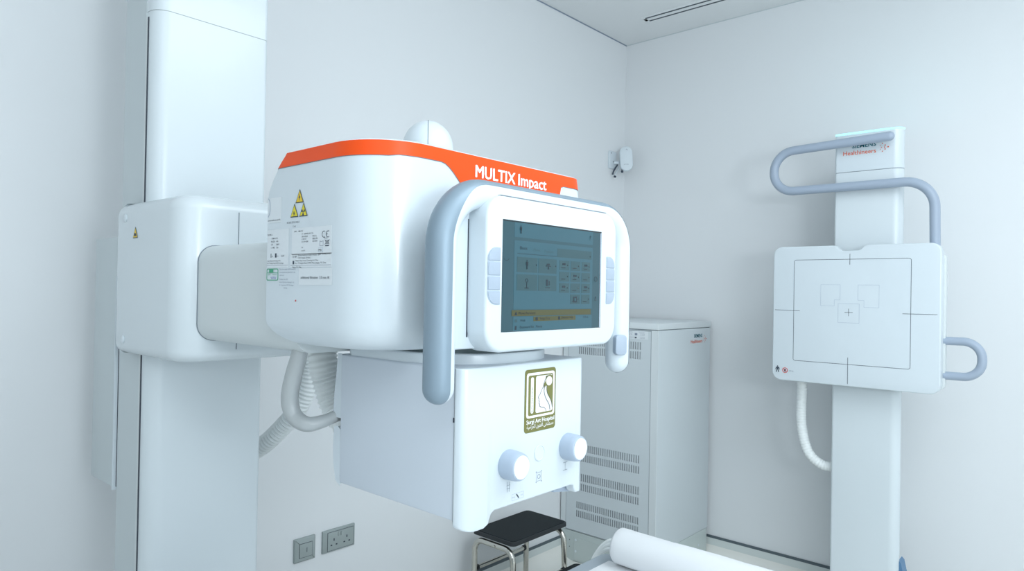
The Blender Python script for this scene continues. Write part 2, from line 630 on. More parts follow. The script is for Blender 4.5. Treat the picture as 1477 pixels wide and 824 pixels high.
# orange band round the top rim, deepening at the front behind the lettering
def zlow(p):
    x, y = p
    if x > -.83 and y > .64:
        def ss(a, c, v):
            q = min(1, max(0, (v - a) / (c - a)))
            return q * q * (3 - 2 * q)
        dip = ss(.725, .80, y) * (1 - ss(1.008, 1.030, y))
        return 1.5805 - .050 * dip
    return 1.5785


base = hring(1.60)
path = []
for i in range(n):
    a, c = base[i], base[(i + 1) % n]
    L_ = math.hypot(c[0] - a[0], c[1] - a[1])
    m_ = max(1, int(L_ / .008))
    for k in range(m_):
        path.append((i, k / m_))


def hpt(i, q, z, off):
    rg = inset(hring(z), -off)
    a, c = rg[i], rg[(i + 1) % n]
    return (a[0] + (c[0] - a[0]) * q, a[1] + (c[1] - a[1]) * q, z)


cache = {}
vs = []
K = 7
for (i, q) in path:
    a, c = base[i], base[(i + 1) % n]
    p = (a[0] + (c[0] - a[0]) * q, a[1] + (c[1] - a[1]) * q)
    zl = zlow(p)
    for k in range(K):
        z = zl + (1.6010 - zl) * k / (K - 1)
        vs.append(hpt(i, q, z, .0012))
N_ = len(path)
fs = [(i * K + k, ((i + 1) % N_) * K + k, ((i + 1) % N_) * K + k + 1, i * K + k + 1) for i in range(N_) for k in range(K - 1)]
b = MB(); b.add(vs, fs, ORANGE)
band = b.build('orange_band', housing, ang=60)
band['label'] = 'orange trim band'
# fine dark joint under the band
b = MB()
vs = []
for (i, q) in path:
    a, c = base[i], base[(i + 1) % n]
    zl = zlow((a[0] + (c[0] - a[0]) * q, a[1] + (c[1] - a[1]) * q))
    vs += [hpt(i, q, zl - .0009, .0006), hpt(i, q, zl + .0002, .0006)]
b.add(vs, [(2 * i, 2 * ((i + 1) % N_), 2 * ((i + 1) % N_) + 1, 2 * i + 1) for i in range(N_)], SEAM)
b.build('band_joint', housing)
b = MB()
for dy_, dz_, q_ in ((0, 0, 0), (.0009, 0, 1), (-.0009, 0, 2), (.0006, .0006, 3), (-.0006, -.0005, 4)):
    b.text('MULTIX', .801 + dy_, 1.5665 + dz_, .098, .0205, .0018 + q_ * .00005, TXTW, FX(-.797))
    b.text('Impact', .908 + dy_, 1.5665 + dz_, .078, .0205, .0018 + q_ * .00005, TXTW, FX(-.797))
tl = b.build('lettering', housing, flat=True)
tl['label'] = 'white lettering on the orange band'
# dome behind the housing, on top
b = MB()
prof = [(.049, 0), (.049, .060)] + [(.049 * math.cos(a), .060 + .054 * math.sin(a)) for a in [R_(k * 10) for k in range(1, 9)]] + [(.002, .114)]
b.lathe(prof, WHITE, M=Matrix.Translation((-1.005, .88, 1.592)), n=48)
dome = b.build('pivot_dome', xm, ang=50)
b = MB()
c_, s_ = .752, -.659
arc = [(-1.005 + .0493 * math.cos(a) * c_, .88 + .0493 * math.cos(a) * s_, 1.652 + .0543 * math.sin(a)) for a in [R_(k * 5) for k in range(0, 19)]]
b.tube([(-1.005 + .0493 * c_, .88 + .0493 * s_, 1.60)] + arc, .0006, SEAM, n=6)
b.build('dome_seam', dome)

# ---- stickers on the housing end face  (frame: x = X, y = Z)
F = FY(.5978)


def px(x):
    return -1.094 + (x - 384) * .203 / 98 if x else 0


b = MB()
b.rect(-1.090, -1.047, 1.488, 1.530, .0004, STICK, F)
b.line([(-1.0905 + .008 * math.cos(R_(k * 10)), 1.514 + .016 * math.sin(R_(k * 10))) for k in range(-8, 9)], .0018, .0008, FAINT, F)
b.text('siemens-healthineers.com/eifu', -1.089, 1.491, .040, .0030, .0008, DARKT, F)
b.build('information_sticker', housing, flat=True)
b = MB()
tri(b, -.991, 1.516, .024, .022, F, YEL, 'bolt')
tri(b, -1.006, 1.4935, .024, .022, F, YELR, 'laser')
tri(b, -.979, 1.4935, .024, .022, F, YELR, 'rad')
b.text('IEC/IEC 27 01-14/012', -1.028, 1.484, .038, .0030, .0006, DARKT, F)
b.text('T 40', -1.010, 1.477, .009, .003, .0006, DARKT, F)
o = b.build('warning_sticker', housing, flat=True)
o['label'] = 'three yellow warning triangles'
b = MB()
F = FY(.5978) @ Matrix.Translation((0, 1.4735 * .26, 0)) @ Matrix.Diagonal((1, .74, 1, 1))
b.rect(-1.012, -.899, 1.418, 1.476, .0004, STICK, F)
b.text('540 - 180 W', -1.005, 1.4672, .026, .0034, .0008, DARKT, F)
rows = [('01 1689000143-176', 'W', -.982, 1.4610), ('SN 410259', 'MCS 2,', -.982, 1.4550), ('6 180 W', '2022-05', -.982, 1.4495), ('21.00-4280', '2,3 kVA', -.982, 1.4440)]
for a, c, x, z in rows:
    b.text(a, x, z, len(a) * .0019, .0032, .0008, DARKT, F)
    if c != 'W':
        b.text(c, -.951, z, len(c) * .0020, .0032, .0008, DARKT, F)
b.text('50', -.982, 1.4315, .004, .003, .0008, DARKT, F)
b.text('cool H', -.982, 1.4250, .010, .003, .0008, DARKT, F)
b.line([(-.919 + .0055 * math.cos(a), 1.4585 + .0065 * math.sin(a)) for a in [R_(60 + k * 24) for k in range(11)]], .0013, .0008, DARKT, F)
b.line([(-.908 + .0055 * math.cos(a), 1.4585 + .0065 * math.sin(a)) for a in [R_(60 + k * 24) for k in range(11)]], .0013, .0008, DARKT, F)
b.line([(-.9135, 1.4585), (-.909, 1.4585)], .0012, .0008, DARKT, F)
b.text('0123', -.918, 1.4490, .008, .0026, .0008, DARKT, F)
# crossed bin, book, medical device box
b.line([(-.915, 1.4455), (-.913, 1.4385), (-.908, 1.4385), (-.906, 1.4455)], .0008, .0008, DARKT, F, closed=True)
b.line([(-.917, 1.447), (-.904, 1.437)], .0008, .0009, DARKT, F)
b.line([(-.904, 1.447), (-.917, 1.437)], .0008, .0009, DARKT, F)
b.rect(-.9155, -.9055, 1.4335, 1.4355, .0008, DARKT, F)
b.line([(-.930, 1.4450), (-.930, 1.4345), (-.921, 1.4345), (-.921, 1.4450), (-.9255, 1.4430)], .0008, .0008, GREYT, F, closed=True)
b.rect(-.9345, -.9215, 1.4215, 1.4305, .0007, FAINT, F)
b.rect(-.9338, -.9222, 1.4222, 1.4298, .0009, STICK, F)
b.text('MD', -.9325, 1.4236, .009, .0048, .0012, DARKT, F)
b.text('REF 10 806 013', -.933, 1.4160, .031, .0028, .0008, DARKT, F)
o = b.build('rating_sticker', housing, flat=True)
F = FY(.5978) @ Matrix.Translation((0, .0195, 0))
b = MB()
b.rect(-1.016, -.899, 1.3925, 1.4140, .0004, STICK, F)
b.text('Siemens Healthcare GmbH, Henkestr. 127', -.992, 1.4105, .062, .0026, .0008, DARKT, F)
b.text('91052 Erlangen, Germany', -.992, 1.4065, .036, .0026, .0008, DARKT, F)
b.text('EC REP', -1.008, 1.4082, .012, .0030, .0008, DARKT, F)
b.text('Siemens X-Ray Vacuum Technology Ltd., Wuxi', -1.000, 1.4020, .066, .0026, .0008, DARKT, F)
b.text('No. 19, Ronghu Road, 214072 Wuxi, Jiangsu, P.R. China', -1.000, 1.3980, .088, .0026, .0008, DARKT, F)
b.rect(-1.008, -1.0035, 1.3975, 1.4030, .0008, DARKT, F)
b.line([(-1.014, 1.3955), (-.899, 1.3955)], .0005, .0008, GREYT, F)
b.text('Made in P.R. China', -1.008, 1.3915, .026, .0027, .0008, DARKT, F)
b.build('maker_sticker', housing, flat=True)
F = FY(.5978)
b = MB()
b.rect(-1.090, -1.022, 1.412, 1.476, .0004, STICK, F)
b.text('OEM 400 - 2', -1.089, 1.4665, .016, .0028, .0008, DARKT, F)
for k, (a, c) in enumerate((('1 10889 01 076', ''), ('SN 02304', '400v'), ('6 75', '0508 5'), ('1.1 0483', '1.0m'))):
    b.text(a, -1.077, 1.4600 - k * .0052, len(a) * .0015, .0028, .0008, DARKT, F)
    if c:
        b.text(c, -1.060, 1.4600 - k * .0052, len(c) * .0015, .0028, .0008, DARKT, F)
b.rect(-1.0775, -1.0760, 1.4290, 1.4360, .0008, DARKT, F)
b.rect(-1.0635, -1.0590, 1.4290, 1.4360, .0008, DARKT, F)
b.text('0.6', -1.074, 1.4300, .004, .0025, .0008, DARKT, F)
b.text('1.0', -1.057, 1.4300, .004, .0025, .0008, DARKT, F)
b.text('12 kW', -1.044, 1.4300, .010, .0030, .0008, DARKT, F)
b.text('Siemens X-Ray Vacuum Technology Ltd., Wuxi', -1.088, 1.4225, .042, .0024, .0008, DARKT, F)
b.text('No. 19, Ronghu Road, 214072 Wuxi, Jiangsu', -1.088, 1.4185, .052, .0024, .0008, DARKT, F)
b.line([(-1.090, 1.4160), (-1.022, 1.4160)], .0005, .0008, GREYT, F)
b.build('tube_data_sticker', housing, flat=True)
b = MB()
b.frame(rrect(-1.090, -1.0530, 1.3905, 1.4105, .003), rrect(-1.0890, -1.0542, 1.3917, 1.4093, .002), .0007, GREENT, F)
b.rect(-1.089, -1.055, 1.4030, 1.4038, .0007, GREENT, F)
b.rect(-1.082, -1.069, 1.4042, 1.4090, .0007, GREENT, F)
b.text('QC   PASS', -1.086, 1.3995, .028, .0024, .0007, GREENT, F)
b.line([(-1.076 + k * .0011, 1.3950 + .0022 * math.sin(k * 1.7)) for k in range(17)], .0006, .0009, BLUET, F)
b.build('inspection_stamp', housing, flat=True)['label'] = 'green inspection stamp'
b = MB()
for k, (s_, wd) in enumerate((('The product complies with IEC standards for', .050), ('x-ray equipment, see instructions for use', .048), ('conformity', .014), ('Manufacturer  Apr. 2022', .026), ('Siemens X-Ray Vacuum Technology Co. Ltd.', .046), ('No. 1 Ronghu Road, 214072 Wuxi, Jiangsu', .044), ('P.R. China', .011))):
    b.text(s_, -1.048 + (.014 if k == 6 else 0), 1.4080 - k * .0048 - (.002 if k > 2 else 0), wd, .0024, .0008, GREYT, F)
b.build('compliance_sticker', housing, flat=True)
b = MB()
b.rect(-.989, -.896, 1.384, 1.4105, .0004, STICK, F)
b.text('additional filtration  3.0 mm Al', -.983, 1.3980 - .0045, .080, .0044, .0008, DARKT, F)
b.build('filtration_sticker', housing, flat=True)
b = MB(); b.disc(-.997, 1.358, .0016, .0008, REDT, F); b.build('red_dot', housing, flat=True)

# ---- arched handle
AX = -.721
hp = fillet([(AX, .659, 1.240), (AX, .660, 1.5235), (AX, 1.1175, 1.5235), (AX, 1.1175, 1.250)], [0, .080, .064, 0], 14)


def densify(p, step=.02):
    out = [p[0]]
    for a, c in zip(p[:-1], p[1:]):
        m_ = max(1, int((c - a).length / step))
        for k in range(1, m_ + 1):
            out.append(a.lerp(c, k / m_))
    return out


hp = densify(hp)
# section: normal = +X at angle 0, binormal = tangent x normal. For the left leg (tangent +Z): Z x X = +Y (inner side)
b = MB()
b.tube(hp, .0222, WHITE2, n=36, round_caps=True, up=(1, 0, 0))
handle = b.build('console_handle', xm, ang=60)


def grip_edge(c):
    """angle of the grip's front edge: full side on the left leg, narrower over the top"""
    k = min(1, max(0, (c.y - .655) / .075)) if c.z > 1.42 or c.y > .9 else 0
    k = k * k * (3 - 2 * k)
    return R_(6 - 42 * k)


def grip_strip(bb, pts, rad):
    rings_ = []
    X_ = Vector((1, 0, 0))
    PP = list(pts)
    TT = [(PP[min(i + 1, len(PP) - 1)] - PP[max(i - 1, 0)]).normalized() for i in range(len(PP))]
    for i, c in enumerate(PP):
        n2 = TT[i].cross(X_)
        e_ = grip_edge(c)
        rings_.append([c + (X_ * math.cos(a_) + n2 * math.sin(a_)) * rad for a_ in [e_ + (R_(-184) - e_) * k / 22 for k in range(23)]])
    # rounded lower end on each leg
    def dome_(c, t_, e_):
        n2 = (t_ if c.y < .9 else -t_).cross(X_) * (-1 if c.y < .9 else 1)
        n2 = Vector((0, 1 if c.y < .9 else -1, 0))
        out_ = []
        for q in range(1, 7):
            b_ = q / 6 * PI / 2 * .99
            out_.append([c + t_ * rad * math.sin(b_) + (X_ * math.cos(a_) + n2 * math.sin(a_)) * rad * math.cos(b_) for a_ in [e_ + (R_(-184) - e_) * k / 22 for k in range(23)]])
        return out_
    rings_ = list(reversed(dome_(PP[0], Vector((0, 0, -1)), grip_edge(PP[0])))) + rings_ + dome_(PP[-1], Vector((0, 0, -1)), grip_edge(PP[-1]))
    vs_ = [p for rg in rings_ for p in rg]
    fs_ = [(i * 23 + k + 1, i * 23 + k, (i + 1) * 23 + k, (i + 1) * 23 + k + 1) for i in range(len(rings_) - 1) for k in range(22)]
    bb.add(vs_, fs_, GRIP)


b = MB()
grip_strip(b, hp, .0227)
o = b.build('grip_cover', handle, ang=60)
o['label'] = 'grey grip cover along the outer side'
b = MB()
for k in range(1):
    M = Matrix.Translation((AX + .0120, 1.1045, 1.282)) @ Matrix.Rotation(R_(-32), 4, 'Z') @ FX(0)
    b.prism(rrect(-.0115, .0115, -.019, .019, .007), 0, .0125, BTN, M=M, bev=.002)
o = b.build('release_button', handle)
o['label'] = 'grey release button near the end of the right leg'
b = MB()
b.prism(rrect(.662, 1.116, 1.292, 1.526, (.03, .03, .080, .066), 8), -.756, -.728, WHITE2, M=FX(0), bev=.003)
b.box(-.7285, -.7275, .7188, .7215, 1.31, 1.486, SLOT)
b.build('handle_backplate', handle)
b = MB(); b.box(-.80, -.757, .78, .98, 1.33, 1.50, BONE, r=.006); b.build('console_mount', xm)

# ---- console
b = MB()
b.prism(rrect(.7205, 1.062, 1.2875, 1.5225, .036, 10), -.741, -.689, WHITE2, M=FX(0), bev=.006, bev0=.004, seg=5)
con = b.build('control_console', xm, ang=50)
b = MB(); b.box(-.700, -.6915, .752, 1.030, 1.5220, 1.5232, SEAM); b.build('bezel_seam', con)
b = MB()
sx0, sx1, sz0, sz1 = .753, 1.012, 1.318, 1.487
F = FX(-.689)
b.rect(sx0, sx1, sz0, sz1, .0004, SC_E, F)
sw, sh = sx1 - sx0 - .0015, sz1 - sz0 - .003


def S(u0, u1, v0, v1, m, z=.0010):
    b.rect(sx0 + .0002 + u0 * sw, sx0 + .0002 + u1 * sw, sz1 - .0025 - v1 * sh, sz1 - .0025 - v0 * sh, z, m, F)


def ST(txt, u0, v1, u1, hv, m=SC_T):
    b.text(txt, sx0 + u0 * sw, sz1 - .0025 - v1 * sh, (u1 - u0) * sw, hv * sh, .0018, m, F)


S(0, .985, 0, 1, SC_BG, .0007)
S(.985, .990, 0, 1, SC_E, .0008)
S(.990, 1.0, 0, 1, BTN, .0008)  # grey strip painted as a vertical glare line at the screen's right
S(.10, .90, .0, .135, SC_A)
S(.10, .90, .165, .80, SC_A)
S(.10, .90, .865, 1.0, SC_A)
S(.51, .885, .205, .290, SC_B, .0013)
for (u0, u1) in ((.125, .315), (.325, .505)):
    S(u0, u1, .315, .455, SC_B, .0013)
    S(u0, u1, .475, .625, SC_B, .0013)
for k, (u0, u1) in enumerate(((.535, .640), (.655, .760), (.775, .870))):
    for q in range(4):
        if q == 3 and k == 0:
            continue
        S(u0, u1, .320 + q * .112, .415 + q * .112, SC_B, .0013)
        if (k + q) % 2 == 0:
            S(u0 + .030, u0 + .062, .345 + q * .112, .365 + q * .112, SC_T, .0016)
        S(u0 + .020, u0 + .060, .388 + q * .112, .394 + q * .112, SC_T, .0016)
        S(u0 + .080, u0 + .087, .360 + q * .112, .372 + q * .112, SC_T, .0016)
S(.085, .885, .805, .860, SC_Y, .0013)
S(.285, .715, .868, .912, SC_Y, .0013)
# icons and words on the display
def man(cx, v, hgt, m=SC_T):
    x = sx0 + cx * sw
    z = sz1 - .0025 - v * sh
    h = hgt * sh
    b.disc(x, z + h * .92, h * .08, .0019, m, F, 12)
    b.rect(x - h * .10, x + h * .10, z + h * .42, z + h * .82, .0019, m, F)
    b.rect(x - h * .18, x - h * .12, z + h * .42, z + h * .80, .0019, m, F)
    b.rect(x + h * .12, x + h * .18, z + h * .42, z + h * .80, .0019, m, F)
    b.rect(x - h * .09, x - h * .02, z, z + h * .45, .0019, m, F)
    b.rect(x + h * .02, x + h * .09, z, z + h * .45, .0019, m, F)


man(.155, .10, .075)
man(.215, .425, .085)
S(.395, .445, .380, .388, SC_T, .0017); S(.405, .435, .362, .376, SC_T, .0017); S(.415, .425, .390, .415, SC_T, .0017)
b.ringflat(sx0 + .215 * sw, sz1 - .0025 - .53 * sh, .0032, .0024, .0017, SC_T, F)
S(.212, .218, .55, .60, SC_T, .0017); S(.195, .235, .598, .604, SC_T, .0017)
S(.400, .420, .515, .575, SC_T, .0017); S(.430, .436, .53, .57, SC_T, .0017); S(.395, .440, .590, .597, SC_T, .0017)
S(.685, .725, .675, .735, SC_T, .0017); S(.695, .715, .690, .720, SC_B, .0020)
S(.300, .306, .375, .388, SC_T, .0017); S(.492, .498, .375, .388, SC_T, .0017)
ST('Basic', .150, .245, .215, .030)
ST('Move', .275, .250, .335, .026, SC_B)
ST('Position', .380, .255, .470, .026, SC_B)
ST('?', .860, .085, .875, .045)
S(.125, .50, .283, .286, SC_T, .0016)
S(.865, .872, .255, .266, SC_T, .0017)
ST('Move Forward', .145, .845, .300, .024)
b.poly([(sx0 + (.110 + a) * sw, sz1 - .0025 - (.850 - c) * sh) for a, c in ((0, 0), (.024, 0), (.012, .032))], .0018, SC_T, F)
ST('Setup Tray', .345, .898, .445, .022)
ST('Detector ready', .565, .893, .690, .022)
S(.305, .325, .875, .905, SC_T, .0017); S(.530, .548, .873, .903, SC_T, .0017)
ST('Wall', .160, .912, .205, .022)
ST('1.0 m', .800, .895, .855, .022)
ST('Exposure Set   Ready', .160, .972, .370, .022)
S(.115, .135, .890, .918, SC_B, .0014); S(.115, .130, .950, .985, SC_T, .0014)
b.line([(sx0 + (.030 + .022 * math.cos(a)) * sw, sz1 - .0025 - (.335 + .020 * math.sin(a)) * sh) for a in [R_(k * 15) for k in range(0, 13)]], .0006, .0018, SC_T, F)
b.ringflat(sx0 + .938 * sw, sz1 - .0025 - .49 * sh, .0045, .0040, .0017, SC_T, F)
S(.925, .951, .700, .703, SC_T, .0017); S(.925, .951, .712, .715, SC_T, .0017); S(.935, .941, .675, .695, SC_T, .0017)
disp = b.build('touch_display', con, flat=True)
disp['label'] = 'dim teal touch display'
for side, (y0, y1) in enumerate(((.7235, .7485), (1.0295, 1.0545))):
    for k in range(4):
        z1 = 1.4440 - k * .0215
        rr = [.0015] * 4
        if k == 0:
            rr[3 if side == 0 else 2] = .0165
        if k == 3:
            rr[0 if side == 0 else 1] = .0165
        b = MB()
        b.frame(rrect(y0 - .0009, y1 + .0009, z1 - .0205, z1 + .0002, rr), rrect(y0, y1, z1 - .0195, z1 - .0008, rr), .0003, FAINT, F)
        b.prism(rrect(y0, y1, z1 - .0195, z1 - .0008, rr), -.001, .0014, BTN, M=F, bev=.0006)
        b.build('console_button', con)

# ---- rotation ring and collimator
b = MB()
rp = rrect(-1.031, -.738, .711, .999, (.035, .125, .125, .035), 12)
b.prism(rp, 1.262, 1.2800, WHITE, bev=.003)
b.prism(inset(rp, .012), 1.279, 1.2875, DUCT)
b.build('rotation_ring', xm)
b = MB()
b.box(-1.030, -.738, .7085, 1.004, 1.036, 1.2635, SIDESHADE, r=.004)
b.box(-1.000, -.80, .735, .98, 1.034, 1.0365, SLOT)
coll = b.build('collimator', xm)
b = MB()
fb = [(.7075, 1.033), (.709, 1.0285), (.712, 1.0255), (.716, 1.0235), (.724, 1.0205), (.732, 1.0185), (.745, 1.0178), (.757, 1.0180), (.765, 1.0215), (.768, 1.029), (.7715, 1.036), (.779, 1.0405), (.975, 1.0405), (.984, 1.038), (.9875, 1.028), (.992, 1.0245), (1.0020, 1.0245), (1.0045, 1.0265)]
fine = []
for (ya, za), (yb, zb) in zip(fb[:-1], fb[1:]):
    mm_ = max(1, int((yb - ya) / .004))
    for k in range(mm_):
        fine.append((ya + (yb - ya) * k / mm_, za + (zb - za) * k / mm_))
fine.append(fb[-1])
# front shell with a softly rounded vertical edge at its left
rc = .022
cols2 = []
for (y, zb) in fine:
    q = max(0, rc - (y - .7075)) / rc
    xf = -.7200 - .0150 * (1 - math.sqrt(max(0, 1 - q * q)))
    q2 = max(0, .003 - (1.0045 - y)) / .003
    xf -= .003 * (1 - math.sqrt(max(0, 1 - q2 * q2)))
    zt = 1.2635
    cc = [(-.7375, y, zb)]
    for k in range(4):
        an = k / 3 * PI / 2
        cc.append((xf - .003 * (1 - math.sin(an)), y, zb + .003 * (1 - math.cos(an))))
    for k in range(4):
        an = PI / 2 - k / 3 * PI / 2
        cc.append((xf - .003 * (1 - math.sin(an)), y, zt - .003 * (1 - math.cos(an))))
    cc.append((-.7375, y, zt))
    cols2.append(cc)
m2 = len(cols2[0])
vs = [p for cc in cols2 for p in cc]
fs = [(i * m2 + k, (i + 1) * m2 + k, (i + 1) * m2 + (k + 1) % m2, i * m2 + (k + 1) % m2) for i in range(len(cols2) - 1) for k in range(m2)]
fs += [tuple(reversed(range(m2))), tuple((len(cols2) - 1) * m2 + k for k in range(m2))]
b.add(vs, fs, WHITE)
front = b.build('front_panel', coll, ang=50)
b = MB()
b.box(-.7385, -.7372, .7078, 1.0042, 1.036, 1.2630, SEAM)
b.box(-.7400, -.7374, .7068, .7085, 1.183, 1.190, SLOT)
b.build('panel_joint', coll)
# rear covers
b = MB()
bp = [(-1.030, 1.2625), (-1.038, 1.2625), (-1.043, 1.225), (-1.048, 1.190), (-1.050, 1.152), (-1.030, 1.152)]
b.prism(bp[::-1], -.995, -.7095, WHITE2, M=FY(0), bev=.002, bev0=.002)
b.build('rear_cover', coll)
b = MB()
bp = [(-1.030, 1.128), (-1.040, 1.134), (-1.046, 1.132), (-1.049, 1.098), (-1.047, 1.070), (-1.040, 1.040), (-1.030, 1.034)]
b.prism(bp[::-1], -.995, -.7095, WHITE2, M=FY(0), bev=.002, bev0=.002)
b.build('rear_cover', coll)
b = MB()
b.box(-1.0335, -1.0285, .716, .99, 1.045, 1.25, SLOT)
b.build('rear_gap', coll)
# accessory rails under the body
for y0, y1 in ((.955, 1.003),):
    b = MB()
    b.prism([(y0, 1.028), (y1, 1.020), (y1, 1.036), (y0, 1.036)], -1.0, -.742, KNOB, M=FX(0))
    b.build('accessory_rail', coll)
# knobs
for (y, z) in ((.8085, 1.1070), (.9625, 1.1110)):
    b = MB()
    b.lathe([(.0232, 0), (.0235, .004), (.0228, .020), (.0212, .0275), (.0200, .0290)], KNOB, M=Matrix.Translation((-.7205, y, z)) @ FX(0), n=44)
    b.lathe([(.0185, .0288), (.0182, .0302), (.0150, .0306)], KNOBC, M=Matrix.Translation((-.7205, y, z)) @ FX(0), n=44)
    o = b.build('collimator_knob', coll)
b = MB()
b.lathe([(.0135, -.0002), (.0135, .0010), (.0120, .0016), (.0115, .0008), (.0010, .0008)], WHITE2, M=Matrix.Translation((-.7200, .8865, 1.1120)) @ FX(0), n=36)
b.build('light_field_button', coll)
# printed marks
F = FX(-.7200)
b = MB()
for z in (1.0685, 1.0735):
    b.line([(.8060, z), (.8145, z)], .0005, .0004, GREYT, F)
for y in (.8080, .8125):
    b.line([(y, 1.0630), (y, 1.0790)], .0006, .0004, GREYT, F)
b.build('printed_symbol', coll, flat=True); b = MB()
b.line([(.880, 1.066), (.892, 1.066), (.892, 1.080), (.880, 1.080)], .0006, .0004, GREYT, F, closed=True)
b.ringflat(.886, 1.073, .0038, .0030, .0004, GREYT, F)
for y, z in ((.879, 1.0645), (.893, 1.0645), (.893, 1.0815), (.879, 1.0815)):
    b.disc(y, z, .0010, .0005, GREYT, F, 8)
b.build('printed_symbol', coll, flat=True); b = MB()
b.line([(.952, 1.0840), (.964, 1.0840)], .0008, .0004, GREYT, F)
b.line([(.952, 1.0710), (.964, 1.0710)], .0008, .0004, GREYT, F)
b.line([(.958, 1.0840), (.958, 1.0710)], .0005, .0004, GREYT, F)
b.build('printed_symbol', coll, flat=True); b = MB()
b.line(rrect(.819, .848, 1.0470, 1.0570, .001, 2), .0004, .0004, FAINT, F, closed=True)
b.line([(.830, 1.0555), (.836, 1.0485)], .0020, .0005, DARKT, F)
b.text('RotL', .8205, 1.0508, .007, .0025, .0005, FAINT, F)
b.text('50', .8400, 1.0508, .005, .0025, .0005, FAINT, F)
b.build('printed_symbol', coll, flat=True)
# hospital sticker
b = MB()
ox, oz, sw_, sh_ = .846, 1.149, .081, .103
F = Matrix.Translation((-.7200, ox, oz)) @ FX(0)
U = lambda uu: uu * sw_
V = lambda vv: (1 - vv) * sh_
b.prism(rrect(0, sw_, 0, sh_, .006), -.0002, .0005, OLIVE, M=F)
b.frame(rrect(U(.055), U(.955), V(.77), V(.055), .005), rrect(U(.105), U(.905), V(.735), V(.095), .0035), .0009, TXTW, F)
b.rect(U(.185), U(.275), V(.70), V(.125), .0009, TXTW, F, r=.0035)
b.text('By Dr. Suad Rushdan', U(.245), V(.68), U(.52), .0036, .0012, OLIVE, F, rot=PI / 2)
b.rect(U(.345), U(.885), V(.705), V(.115), .0009, TXTW, F, r=.0035)
# olive field behind the head, right of the profile
fld = [(.66, .13), (.66, .20), (.60, .26), (.585, .33), (.62, .29), (.66, .32), (.70, .42), (.76, .50), (.82, .56), (.86, .64), (.885, .66), (.885, .13), (.80, .115)]
b.poly([(U(a), V(c)) for a, c in fld], .0012, OLIVE, F)
b.disc(U(.765), V(.215), .0078, .0015, TXTW, F)
# white hair strands with dark lines
st1 = smooth_path([(U(a), V(c), 0) for a, c in ((.62, .28), (.60, .36), (.63, .45), (.70, .53), (.77, .60), (.80, .69))], 6)
st2 = smooth_path([(U(a), V(c), 0) for a, c in ((.66, .29), (.66, .36), (.69, .43), (.76, .50), (.82, .57), (.85, .66))], 6)
b.line(st2, .0030, .0014, TXTW, F)
b.line(st1, .0011, .0017, DARKT, F)
b.line([(p[0] + .002, p[1] + .001) for p in st2], .0009, .0017, DARKT, F)
b.line(smooth_path([(U(a), V(c), 0) for a, c in ((.70, .125), (.62, .20), (.56, .30), (.50, .37), (.47, .41), (.41, .455), (.445, .485), (.43, .51), (.455, .53), (.435, .555), (.47, .575), (.46, .60), (.53, .625), (.62, .64), (.68, .70))], 5), .0009, .0017, DARKT, F)
for q_, dx_ in enumerate((0, .00035, -.00035)):
    b.text('Surgi Art Hospital', U(.06) + dx_, V(.86), U(.89), .0072, .0012 + q_ * .00004, TXTW, F)
ar = 'مستشفى الفنون الجراحية'


def shape_ar(s):
    forms = {'م': 'ﻡﻢﻣﻤ', 'س': 'ﺱﺲﺳﺴ', 'ت': 'ﺕﺖﺗﺘ', 'ش': 'ﺵﺶﺷﺸ', 'ف': 'ﻑﻒﻓﻔ', 'ى': 'ﻯﻰﻯﻰ', 'ا': 'ﺍﺎﺍﺎ', 'ل': 'ﻝﻞﻟﻠ', 'ن': 'ﻥﻦﻧﻨ', 'و': 'ﻭﻮﻭﻮ', 'ج': 'ﺝﺞﺟﺠ', 'ر': 'ﺭﺮﺭﺮ', 'ح': 'ﺡﺢﺣﺤ', 'ي': 'ﻱﻲﻳﻴ', 'ة': 'ﺓﺔﺓﺔ'}
    non = 'اورىة'
    out = ''
    for wd in s.split(' '):
        for i, c in enumerate(wd):
            prev = i > 0 and wd[i - 1] not in non
            nxt = i < len(wd) - 1 and c not in non
            out += forms[c][(1 if prev else 0) + (2 if nxt else 0)]
        out += ' '
    return out.strip()[::-1]


b.text(shape_ar(ar), U(.07), V(.935), U(.86), .0062, .0012, TXTW, F, bold=.012)
o = b.build('hospital_sticker', coll, flat=True)
o['label'] = 'olive green hospital logo sticker'

# ---- cable and hoses
b = MB()
sp = smooth_path([(-1.052, .645, 1.300), (-1.069, .65, 1.265), (-1.088, .65, 1.221), (-1.098, .65, 1.183), (-1.091, .655, 1.153), (-1.067, .665, 1.14), (-1.056, .69, 1.143), (-1.050, .722, 1.152), (-1.040, .735, 1.158)], 8)
b.tube(sp, lambda t: .0125 + .0035 * math.sin(min(1, t * 1.25) * PI) - .002 * t, CABLE, n=16)
o = b.build('cable_sleeve', xm)
o['label'] = 'smooth grey cable sleeve looping from housing to collimator'


def ribbed(path, rad, pitch, depth, m, name, parent):
    p = densify([Vector(q) for q in path], pitch / 4)
    L_ = [0]
    for a, c in zip(p[:-1], p[1:]):
        L_.append(L_[-1] + (c - a).length)
    nn = int(L_[-1] / pitch * 4)
    out = []
    j = 0
    for i in range(nn + 1):
        s_ = L_[-1] * i / nn
        while j < len(L_) - 2 and L_[j + 1] < s_:
            j += 1
        q = (s_ - L_[j]) / max(1e-9, L_[j + 1] - L_[j])
        out.append(p[j].lerp(p[j + 1], q))
    bb = MB()
    bb.tube(out, lambda t: rad - depth * (.5 - .5 * math.cos(t * nn * PI / 2)), m, n=20)
    return bb.build(name, parent, ang=80)


